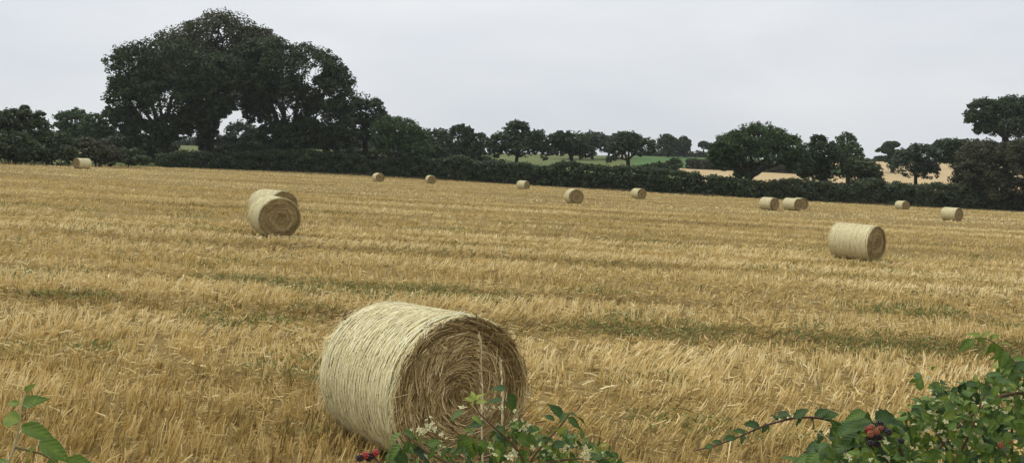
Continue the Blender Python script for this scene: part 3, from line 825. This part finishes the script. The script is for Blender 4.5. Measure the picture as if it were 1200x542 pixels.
def flower_mesh(seed):
    r = np.random.default_rng(seed); b = Bag()
    for k in range(5):
        a = k * 2 * np.pi / 5 + r.normal(0, .2); L = r.uniform(.8, 1.15); lift = r.uniform(.1, .8)
        d = np.array([math.cos(a), math.sin(a), lift]); d /= np.linalg.norm(d)
        s = np.cross(d, [0, 0, 1]); s /= np.linalg.norm(s)
        for u0, u1, w0, w1 in ((0, .5, .08, .26), (.5, 1, .26, .06)):
            dr = np.array([0, 0, -.25])
            b.add([d * L * u0 - s * w0 + dr * u0 ** 2, d * L * u0 + s * w0 + dr * u0 ** 2, d * L * u1 + s * w1 + dr * u1 ** 2, d * L * u1 - s * w1 + dr * u1 ** 2], [[0, 1, 2, 3]], r.uniform(.5, 1))
    for k in range(10):
        d = norm(r.normal(0, .6, 3) + [0, 0, 1.]); s = norm(np.cross(d, r.normal(0, 1, 3))) * .035
        b.add([-s, s, d * .75 + s, d * .75 - s], [[0, 1, 2, 3]], r.uniform(.1, .7))
    return b.mesh('clematis_flower', M['petal'])
FLOWERS = [flower_mesh(i) for i in range(4)]
def put_flower(root, p, size, r):
    o = link('flower', FLOWERS[int(r.integers(0, 4))], root)
    o.location = Vector(p) - root.location
    o.rotation_euler = (r.normal(.5, .5), r.normal(0, .5), r.uniform(0, 6.28)); o.scale = (size,) * 3

def berry_mesh(tint, seed):
    r = np.random.default_rng(seed); b = Bag()
    oc = np.array([[1, 0, 0], [-1, 0, 0], [0, 1, 0], [0, -1, 0], [0, 0, 1], [0, 0, -1.]])
    a = (1 / np.sqrt(2))
    V0 = []; F0 = []
    nt, npn = 6, 4
    for i in range(npn + 1):
        for j in range(nt):
            ph = np.pi * i / npn; th = 2 * np.pi * j / nt
            V0.append([np.sin(ph) * np.cos(th), np.sin(ph) * np.sin(th), np.cos(ph)])
    for i in range(npn):
        for j in range(nt):
            F0.append([i * nt + j, i * nt + (j + 1) % nt, (i + 1) * nt + (j + 1) % nt, (i + 1) * nt + j])
    V0 = np.array(V0)
    n = 26
    for k in range(n):
        z = 1 - 2 * (k + .5) / n; th = k * 2.39996; q = math.sqrt(1 - z * z)
        c = np.array([q * math.cos(th) * .72, q * math.sin(th) * .72, z * .85])
        b.add(V0 * .30 + c, F0, float(np.clip(tint + r.normal(0, .035), 0, 1)))
    return b.mesh('bramble_berry', M['berry'], True)
BERRY = {k: berry_mesh(t, i) for i, (k, t) in enumerate((('black', .15), ('red', .62), ('orange', .86)))}
def put_berry(root, px, py, d, kind, size, r):
    o = link('berry', BERRY[kind], root); o.location = Vector(at(px, py, d)) - root.location
    o.rotation_euler = tuple(r.uniform(0, 6, 3)); o.scale = (size,) * 3
    return o
def ground_at(px, d, z=0.0):
    x = (px - 600) / F * d
    return np.array([x, d, float(gh(x, d)) + z])

r = np.random.default_rng(77)
# ---- left: a young dogwood shoot
d = 1.35
lt = thing('dogwood_shoot', ground_at(-30, d), 'young dogwood shoot with a few broad green leaves at bottom left corner', 'shrub')
stem_part(lt, [ground_at(-30, d), at(-25, 900, d), at(2, 560, d), at(17, 525, d), at(22, 500, d), at(24, 478, d), at(30, 458, d)], .0036, .001, .85)
stem_part(lt, [at(18, 524, d), at(34, 527, d), at(52, 532, d), at(70, 545, d)], .002, .0012, .6)
for p0, p1, t, wd in [((24, 474), (53, 464), .66, 1.15), ((23, 473), (8, 470), .70, 1.3), ((29, 459), (38, 450), .78, 1.0), ((23, 494), (-4, 484), .70, 1.0),
                      ((25, 498), (64, 512), .66, .8), ((46, 516), (82, 536), .58, 1.0), ((40, 527), (24, 540), .70, 1.1), ((60, 534), (66, 556), .6, 1.0),
                      ((78, 536), (112, 548), .62, .9), ((52, 523), (45, 516), .45, 1.2), ((10, 540), (-18, 548), .6, 1), ((70, 545), (92, 566), .55, 1), ((30, 545), (18, 566), .55, 1)]:
    px_leaf(lt, p0, p1, d + r.uniform(-.04, .04), r, 'ovate', t, r.uniform(-.01, .02), wd)

# ---- centre: wild clematis with cream flowers
d = 1.95
ct = thing('wild_clematis', ground_at(620, d + .1), 'wild clematis with cream flowers in front of the nearest bale', 'climbing plant')
stem_part(ct, [ground_at(620, d + .1), at(640, 1000, d), at(640, 640, d), at(618, 548, d), at(604, 522, d), at(582, 503, d), at(562, 485, d), at(553, 466, d)], .0042, .0013, .2)
stem_part(ct, [at(618, 548, d), at(628, 530, d), at(645, 512, d), at(662, 492, d), at(668, 484, d)], .0035, .0012, .3)
stem_part(ct, [at(590, 512, d), at(592, 490, d), at(590, 470, d), at(594, 455, d)], .0025, .001, .5)
stem_part(ct, [at(600, 560, d), at(540, 548, d), at(500, 530, d), at(478, 510, d), at(470, 506, d)], .004, .0014, .45)
stem_part(ct, [at(500, 535, d), at(530, 520, d), at(550, 505, d)], .002, .001, .4)
stem_part(ct, [at(628, 545, d), at(660, 538, d), at(690, 536, d), at(722, 545, d)], .003, .001, .35)
for p0, p1, t, wd in [((470, 508), (443, 524), .62, 1.0), ((472, 505), (492, 512), .55, .9), ((493, 511), (486, 526), .60, 1.2), ((484, 527), (511, 540), .14, 1.2), ((478, 515), (474, 535), .4, .9),
                      ((553, 512), (550, 540), .68, 1.35), ((548, 508), (530, 534), .62, .9), ((556, 507), (545, 500), .6, 1.2), ((597, 514), (570, 533), .66, .9), ((606, 511), (626, 520), .64, 1.3),
                      ((589, 470), (567, 467), .25, 1.0), ((595, 461), (611, 487), .18, .9), ((593, 456), (575, 452), .22, 1.1), ((594, 470), (602, 478), .3, 1.2), ((543, 482), (525, 488), .38, 1.0),
                      ((568, 495), (548, 497), .35, 1.0), ((553, 487), (566, 494), .7, .9), ((556, 470), (545, 464), .97, 1.1), ((556, 468), (553, 456), .97, 1.0), ((557, 468), (566, 459), .95, 1.0), ((558, 471), (570, 468), .9, 1.0), ((556, 472), (548, 474), .9, 1.0),
                      ((660, 489), (646, 472), .28, 1.0), ((668, 484), (690, 492), .30, 1.1), ((666, 485), (651, 493), .36, 1.2), ((650, 492), (638, 484), .3, 1.0), ((666, 488), (680, 501), .26, .9),
                      ((646, 523), (677, 516), .32, .9), ((650, 520), (640, 508), .4, 1.0), ((592, 505), (576, 498), .45, 1.1), ((604, 503), (600, 490), .5, 1.2), ((612, 505), (628, 500), .4, 1.1),
                      ((620, 528), (605, 545), .62, 1.2), ((632, 528), (652, 541), .45, 1.2), ((660, 530), (648, 546), .6, 1.1), ((676, 536), (664, 552), .55, 1.2), ((690, 536), (712, 530), .3, 1.1),
                      ((640, 520), (625, 512), .42, 1.2), ((560, 515), (575, 528), .5, 1.1), ((500, 520), (518, 516), .5, 1.1), ((505, 532), (490, 548), .55, 1.2), ((520, 540), (540, 552), .5, 1.2), ((585, 528), (578, 548), .5, 1.1),
                      ((470, 520), (450, 540), .45, 1.1), ((462, 528), (480, 546), .35, 1.2), ((700, 540), (722, 552), .4, 1.1), ((725, 536), (716, 528), .35, 1.1), ((615, 540), (632, 556), .6, 1.1)]:
    px_leaf(ct, p0, p1, d + r.uniform(-.07, .10), r, 'ovate', np.clip(t + r.normal(0, .05), .05, .98), r.uniform(-.02, .03), wd)
for (u, v) in [(365, 210), (352, 225), (415, 240), (440, 290), (630, 128), (662, 140), (735, 185), (745, 220), (755, 230), (505, 128), (597, 130), (830, 148), (948, 300), (1010, 290), (1025, 335), (1015, 345), (820, 290), (640, 345),
               (630, 330), (800, 300), (700, 200), (680, 215), (715, 320), (690, 330), (300, 230), (320, 215), (970, 295), (1075, 320), (835, 300), (855, 285), (610, 300), (640, 200), (780, 200), (330, 245), (395, 235), (350, 330), (770, 235)]:
    put_flower(ct, at(400 + u / 3.53 + r.normal(0, 1.5), 440 + v / 3.53 + r.normal(0, 1.5), d + r.uniform(-.06, .08)), r.uniform(.007, .013), r)
for (qx, qy, nn_) in ((503, 500, 9), (512, 508, 7), (517, 520, 5), (662, 528, 8), (688, 532, 9), (640, 530, 6), (612, 498, 6), (606, 488, 5), (580, 476, 4)):
    for k in range(nn_): put_flower(ct, at(r.normal(qx, 4), r.normal(qy, 4), d + r.uniform(-.05, .05)), r.uniform(.005, .010), r)
# small leaves and tangled growth of the same plant
def leaf_cloud(root, pts, sizes, shape, tints, r, keep):
    """the leaves that show largest become leaves of their own, the others one tangled part"""
    order = np.argsort(pts[:, 1]); b = Bag(); k = 0
    for q in order:
        dv = r.normal(0, 1, 3) + [0, 0, -.25]; nr = np.array([0, -.5, .8]) + r.normal(0, .4, 3)
        py = H0 - (pts[q, 2] - ZC) / pts[q, 1] * F; px = 600 + pts[q, 0] / pts[q, 1] * F
        var = int(r.integers(0, 4)); sh = shape if isinstance(shape, str) else shape[int(r.integers(0, len(shape)))]
        if k < keep and py < 556 and px < 1225:
            put_leaf(root, pts[q], dv, nr, sizes[q], sh, tints[q], var); k += 1
        else:
            _, V, fq, tn = get_leaf(sh, tints[q], var)
            m = leaf_matrix(pts[q] - np.array(root.location), dv, nr, sizes[q])
            b.add(V @ m[:3, :3].T + m[:3, 3], fq, tn)
    if b.n:
        o = link('inner_leaves', b.mesh('inner_leaves', M['leaf_in'], True), root); o['kind'] = 'stuff'
n = 520
u = r.random(n) ** 1.3
px = 450 + 280 * r.random(n) ** .75
py = np.interp(px, [440, 480, 520, 560, 600, 650, 690, 730], [525, 514, 524, 512, 494, 500, 514, 532]) + 2 + u * 70
pts = np.stack([at(a, c, d + e) for a, c, e in zip(px, py, r.uniform(-.05, .22, n))])
leaf_cloud(ct, pts, r.uniform(.014, .036, n), ('ovate', 'ovate', 'narrow'), np.clip(r.normal(.5, .2, n), .08, .88), r, 225)

# ---- bramble tip with two ripening berries, left of the clematis
bt = thing('bramble_tip', ground_at(440, 1.95), 'bramble tip with red and black berries at the bottom edge below nearest bale', 'bramble')
stem_part(bt, [ground_at(440, 1.95), at(450, 900, 1.95), at(455, 590, 1.93), at(450, 552, 1.92), at(441, 536, 1.92), at(428, 536, 1.92)], .004, .0012, .1)
for q in [(422, 536, 'black'), (428, 533, 'red'), (432, 536, 'black'), (436, 533, 'black'), (440, 530, 'red')]:
    put_berry(bt, q[0], q[1], 1.92 + r.uniform(-.01, .01), q[2], .0088, r)
for p0, p1, t in [((448, 548), (432, 556), .4), ((452, 556), (470, 552), .35), ((450, 566), (432, 575), .3)]:
    px_leaf(bt, p0, p1, 1.95, r, 'bramble', t)

# ---- dry seed stalks between the hedge and the bale
for (px, top, bot, dd, lb) in [(563, 392, 620, 4.7, 'taller pale dry grass stalk in front of the nearest bale end'), (587, 421, 620, 4.5, 'shorter pale dry grass stalk in front of the nearest bale end')]:
    g = thing('dry_stalk', ground_at(px + 4, dd), lb, 'grass stalk', 'dry stalks by the near bale')
    stem_part(g, [ground_at(px + 4, dd), at(px + 3, 560, dd), at(px + 1, 490, dd), at(px + 3, 462, dd + .05), at(px + .5, (top + 460) / 2, dd), at(px + 1.5, top + 14, dd), at(px - 1, top, dd)], .0062, .0028, .9)
    b = Bag()
    for k in range(34):
        v = top + (k / 34) * 95; c = at(px + r.normal(0, 1.0) + (v - top) * .02, v, dd) - np.array(g.location)
        dv = norm(np.array([r.normal(0, .5), r.normal(0, .5), 1.])) * .022; s = norm(np.cross(dv, r.normal(0, 1, 3))) * .005
        b.add([c - dv, c + s, c + dv, c - s], [[0, 1, 2, 3]], r.uniform(.8, 1))
    o = link('seed_husks', b.mesh('seed_husks', M['stem']), g); o['kind'] = 'stuff'

# ---- right: bramble bush, clematis through it, dogwood spray above
TOPX = [915, 940, 960, 1000, 1050, 1075, 1095, 1130, 1160, 1180, 1200, 1260]
TOPY = [560, 532, 502, 488, 488, 470, 452, 446, 434, 424, 415, 405]
bb = thing('bramble_bush', ground_at(1080, 2.1), 'dense bramble bush with dark berries filling the bottom right corner', 'bramble')
def bush_points(n, r, zr, d0, d1, inset):
    px = 925 + 330 * r.random(n) ** .85
    dd_ = r.uniform(d0, d1, n)
    py = np.interp(px, TOPX, TOPY) + inset + r.random(n) ** 1.25 * zr
    return np.stack([at(a, c, e) for a, c, e in zip(px, py, dd_)])
n = 2600
pts = bush_points(n, r, 190, 1.75, 2.5, 6)
leaf_cloud(bb, pts, np.clip(r.gamma(6, .0052, n), .014, .055), ('bramble', 'bramble', 'ovate'), np.clip(r.normal(.44, .23, n), .05, .9), r, 290)
for k in range(16):
    px = r.uniform(950, 1230); tp = np.interp(px, TOPX, TOPY); dd_ = r.uniform(1.9, 2.3); lx = r.uniform(-90, 90)
    stem_part(bb, [ground_at(px + lx, dd_), at(px + lx * .8, 850, dd_), at(px + lx * .4, 600, dd_), at(px + lx * .1, tp + 45, dd_), at(px - lx * .25, tp + 12, dd_)], .006, .0018, r.uniform(.05, .4), 'cane')
stem_part(bb, [at(1215, 458, 1.85), at(1175, 462, 1.85), at(1150, 478, 1.85), at(1130, 492, 1.85), at(1100, 525, 1.85)], .004, .003, .3, 'cane')
# the long arching cane on the left
ad = 1.9
stem_part(bb, [at(1060, 560, ad), at(1010, 512, ad), at(985, 495, ad), at(955, 488, ad), at(930, 489, ad), at(895, 498, ad), at(865, 512, ad), at(835, 523, ad), at(815, 527, ad)], .0038, .0012, .12, 'cane', sub=5)
for p0, p1, t in [((955, 488), (968, 478), .3), ((962, 489), (982, 481), .35), ((930, 489), (945, 478), .25), ((928, 488), (915, 480), .3), ((922, 490), (908, 484), .3), ((912, 492), (905, 484), .28),
                  ((900, 496), (893, 505), .28), ((890, 500), (878, 493), .3), ((874, 507), (862, 501), .28), ((872, 509), (868, 517), .3), ((862, 513), (850, 511), .3), ((846, 519), (835, 515), .3), ((950, 490), (958, 500), .25), ((985, 496), (972, 508), .3), ((836, 523), (824, 521), .35), ((940, 490), (930, 497), .3)]:
    px_leaf(bb, p0, p1, ad + r.uniform(-.02, .02), r, 'bramble', t, r.uniform(-.02, .02), 1.0)
# larger leaves along the upper edge of the bush
for p0, p1, t, sh in [((1020, 492), (985, 500), .32, 'bramble'), ((1025, 490), (1052, 484), .30, 'bramble'), ((1000, 500), (975, 506), .35, 'bramble'), ((1010, 510), (978, 522), .38, 'bramble'), ((1000, 512), (998, 532), .4, 'bramble'),
                      ((1015, 483), (990, 488), .55, 'ovate'), ((1045, 495), (1068, 502), .3, 'bramble'), ((1062, 500), (1075, 520), .28, 'bramble'), ((1102, 452), (1094, 447), .22, 'ovate'), ((1102, 449), (1112, 445), .22, 'ovate'), ((1102, 456), (1093, 454), .22, 'ovate'),
                      ((1102, 456), (1112, 452), .22, 'ovate'), ((1103, 463), (1094, 461), .25, 'ovate'), ((1103, 463), (1113, 460), .25, 'ovate'), ((1100, 470), (1118, 462), .62, 'ovate'), ((1112, 465), (1138, 470), .58, 'ovate'), ((1118, 482), (1105, 492), .72, 'ovate'), ((1118, 482), (1142, 478), .7, 'ovate'),
                      ((1150, 505), (1122, 510), .55, 'ovate'), ((1160, 512), (1190, 518), .5, 'ovate'), ((1135, 520), (1160, 505), .58, 'ovate'), ((1080, 535), (1100, 528), .52, 'ovate'), ((1105, 532), (1085, 530), .6, 'ovate'), ((1185, 495), (1160, 488), .6, 'ovate'), ((1170, 490), (1158, 505), .66, 'ovate'),
                      ((1190, 500), (1205, 488), .6, 'ovate'), ((1175, 440), (1152, 436), .35, 'ovate'), ((1168, 448), (1190, 440), .38, 'ovate'), ((1150, 455), (1170, 462), .35, 'ovate'), ((1132, 452), (1146, 445), .3, 'bramble'), ((1070, 488), (1085, 476), .3, 'bramble'), ((1085, 480), (1072, 472), .35, 'bramble'), ((960, 530), (940, 545), .5, 'ovate'), ((965, 525), (985, 535), .5, 'ovate'), ((950, 535), (925, 540), .55, 'ovate')]:
    px_leaf(bb, p0, p1, 1.74 + r.uniform(-.05, .05), r, sh, t, r.uniform(-.02, .03), 1.05)
bk = ['red', 'orange', 'orange', 'orange', 'black', 'black', 'black', 'orange', 'black', 'black', 'black', 'black', 'black', 'black']
for (px, py), kd in zip([(1017, 503), (1022, 500), (1027, 505), (1020, 508), (1031, 496), (1038, 503), (1018, 512), (1032, 501), (1024, 512), (1030, 511), (1020, 519), (1028, 520), (1056, 516), (1041, 506)], bk):
    put_berry(bb, px, py, 1.70 + r.uniform(-.015, .015), kd, r.uniform(.0062, .0078), r)
for px, py in ((1177, 518), (1183, 516), (1173, 521)): put_berry(bb, px, py, 1.68, 'orange', .0062, r)
# clematis scrambling through the bush
cc = thing('wild_clematis', ground_at(1120, 2.0), 'wild clematis with small cream flowers scrambling through the right bramble bush', 'climbing plant')
stem_part(cc, [ground_at(1120, 2.0), at(1130, 900, 2), at(1140, 620, 1.9), at(1120, 540, 1.8), at(1092, 500, 1.75), at(1085, 480, 1.75)], .005, .0012, .5)
stem_part(cc, [at(1120, 540, 1.8), at(1140, 500, 1.75), at(1150, 470, 1.75), at(1160, 448, 1.75)], .003, .001, .4)
P = []
for (qx, qy, sx_, sy_, nn) in ((1095, 490, 14, 12, 20), (1130, 475, 25, 15, 14), (1165, 460, 20, 12, 12), (1110, 515, 25, 12, 14), (1165, 505, 25, 18, 12), (1060, 520, 30, 14, 10), (1005, 535, 25, 6, 5)):
    for k in range(nn): P.append(at(r.normal(qx, sx_), r.normal(qy, sy_), r.uniform(1.66, 1.74)))
for p in P: put_flower(cc, p, r.uniform(.004, .0085), r)
n = 150; idx = r.integers(0, len(P), n)
leaf_cloud(cc, np.array(P)[idx] + r.normal(0, .02, (n, 3)), r.uniform(.018, .036, n), 'ovate', np.clip(r.normal(.55, .12, n), .2, .8), r, 150)
# dogwood spray drooping over the bush
dw = thing('dogwood_spray', ground_at(1230, 1.9), 'drooping dogwood spray hanging over the stubble above the right bramble bush', 'shrub')
dd_ = 1.8
stem_part(dw, [ground_at(1230, 1.9), at(1235, 800, 1.9), at(1230, 520, dd_), at(1206, 445, dd_), at(1186, 420, dd_), at(1168, 402, dd_), at(1150, 394, dd_), at(1138, 398, dd_)], .003, .0006, .4)
for p0, p1, t in [((1150, 394), (1133, 388), .6), ((1146, 394), (1130, 404), .6), ((1140, 397), (1125, 410), .55), ((1152, 394), (1160, 386), .62), ((1156, 395), (1148, 411), .55), ((1160, 397), (1170, 391), .6), ((1166, 401), (1158, 416), .5), ((1168, 402), (1172, 420), .55),
                  ((1170, 403), (1186, 400), .58), ((1176, 408), (1164, 424), .5), ((1178, 410), (1172, 430), .5), ((1182, 415), (1176, 432), .45), ((1186, 420), (1200, 418), .5), ((1188, 421), (1181, 434), .4), ((1196, 432), (1184, 442), .4), ((1198, 434), (1212, 428), .42), ((1150, 394), (1146, 402), .6)]:
    px_leaf(dw, p0, p1, dd_ + r.uniform(-.03, .03), r, 'ovate', t + .12, r.uniform(-.02, .02), 1.0, [0.1, -.5, .8] + r.normal(0, .3, 3))

# ------------------------------------------------------------------ the thin summer haze
hx = np.array([[sx_ * 1560, yv, zv] for zv in (-45, 48) for yv in (-320, 940) for sx_ in (-1, 1)], float)
hq = np.array([[0, 2, 3, 1], [4, 5, 7, 6], [0, 1, 5, 4], [2, 6, 7, 3], [0, 4, 6, 2], [1, 3, 7, 5]])
hm = bpy.data.materials.new('haze_air'); hm.use_nodes = True
hm.node_tree.nodes.remove(hm.node_tree.nodes['Principled BSDF'])
pv = hm.node_tree.nodes.new('ShaderNodeVolumePrincipled')
pv.inputs['Color'].default_value = (.92, .95, 1, 1); pv.inputs['Density'].default_value = .00014; pv.inputs['Anisotropy'].default_value = .1
hm.node_tree.links.new(pv.outputs[0], hm.node_tree.nodes['Material Output'].inputs['Volume'])
link('haze', mesh_np('haze', hx, hq, None, hm), None, 'thin pale summer haze over the fields', 'haze', None, 'stuff')
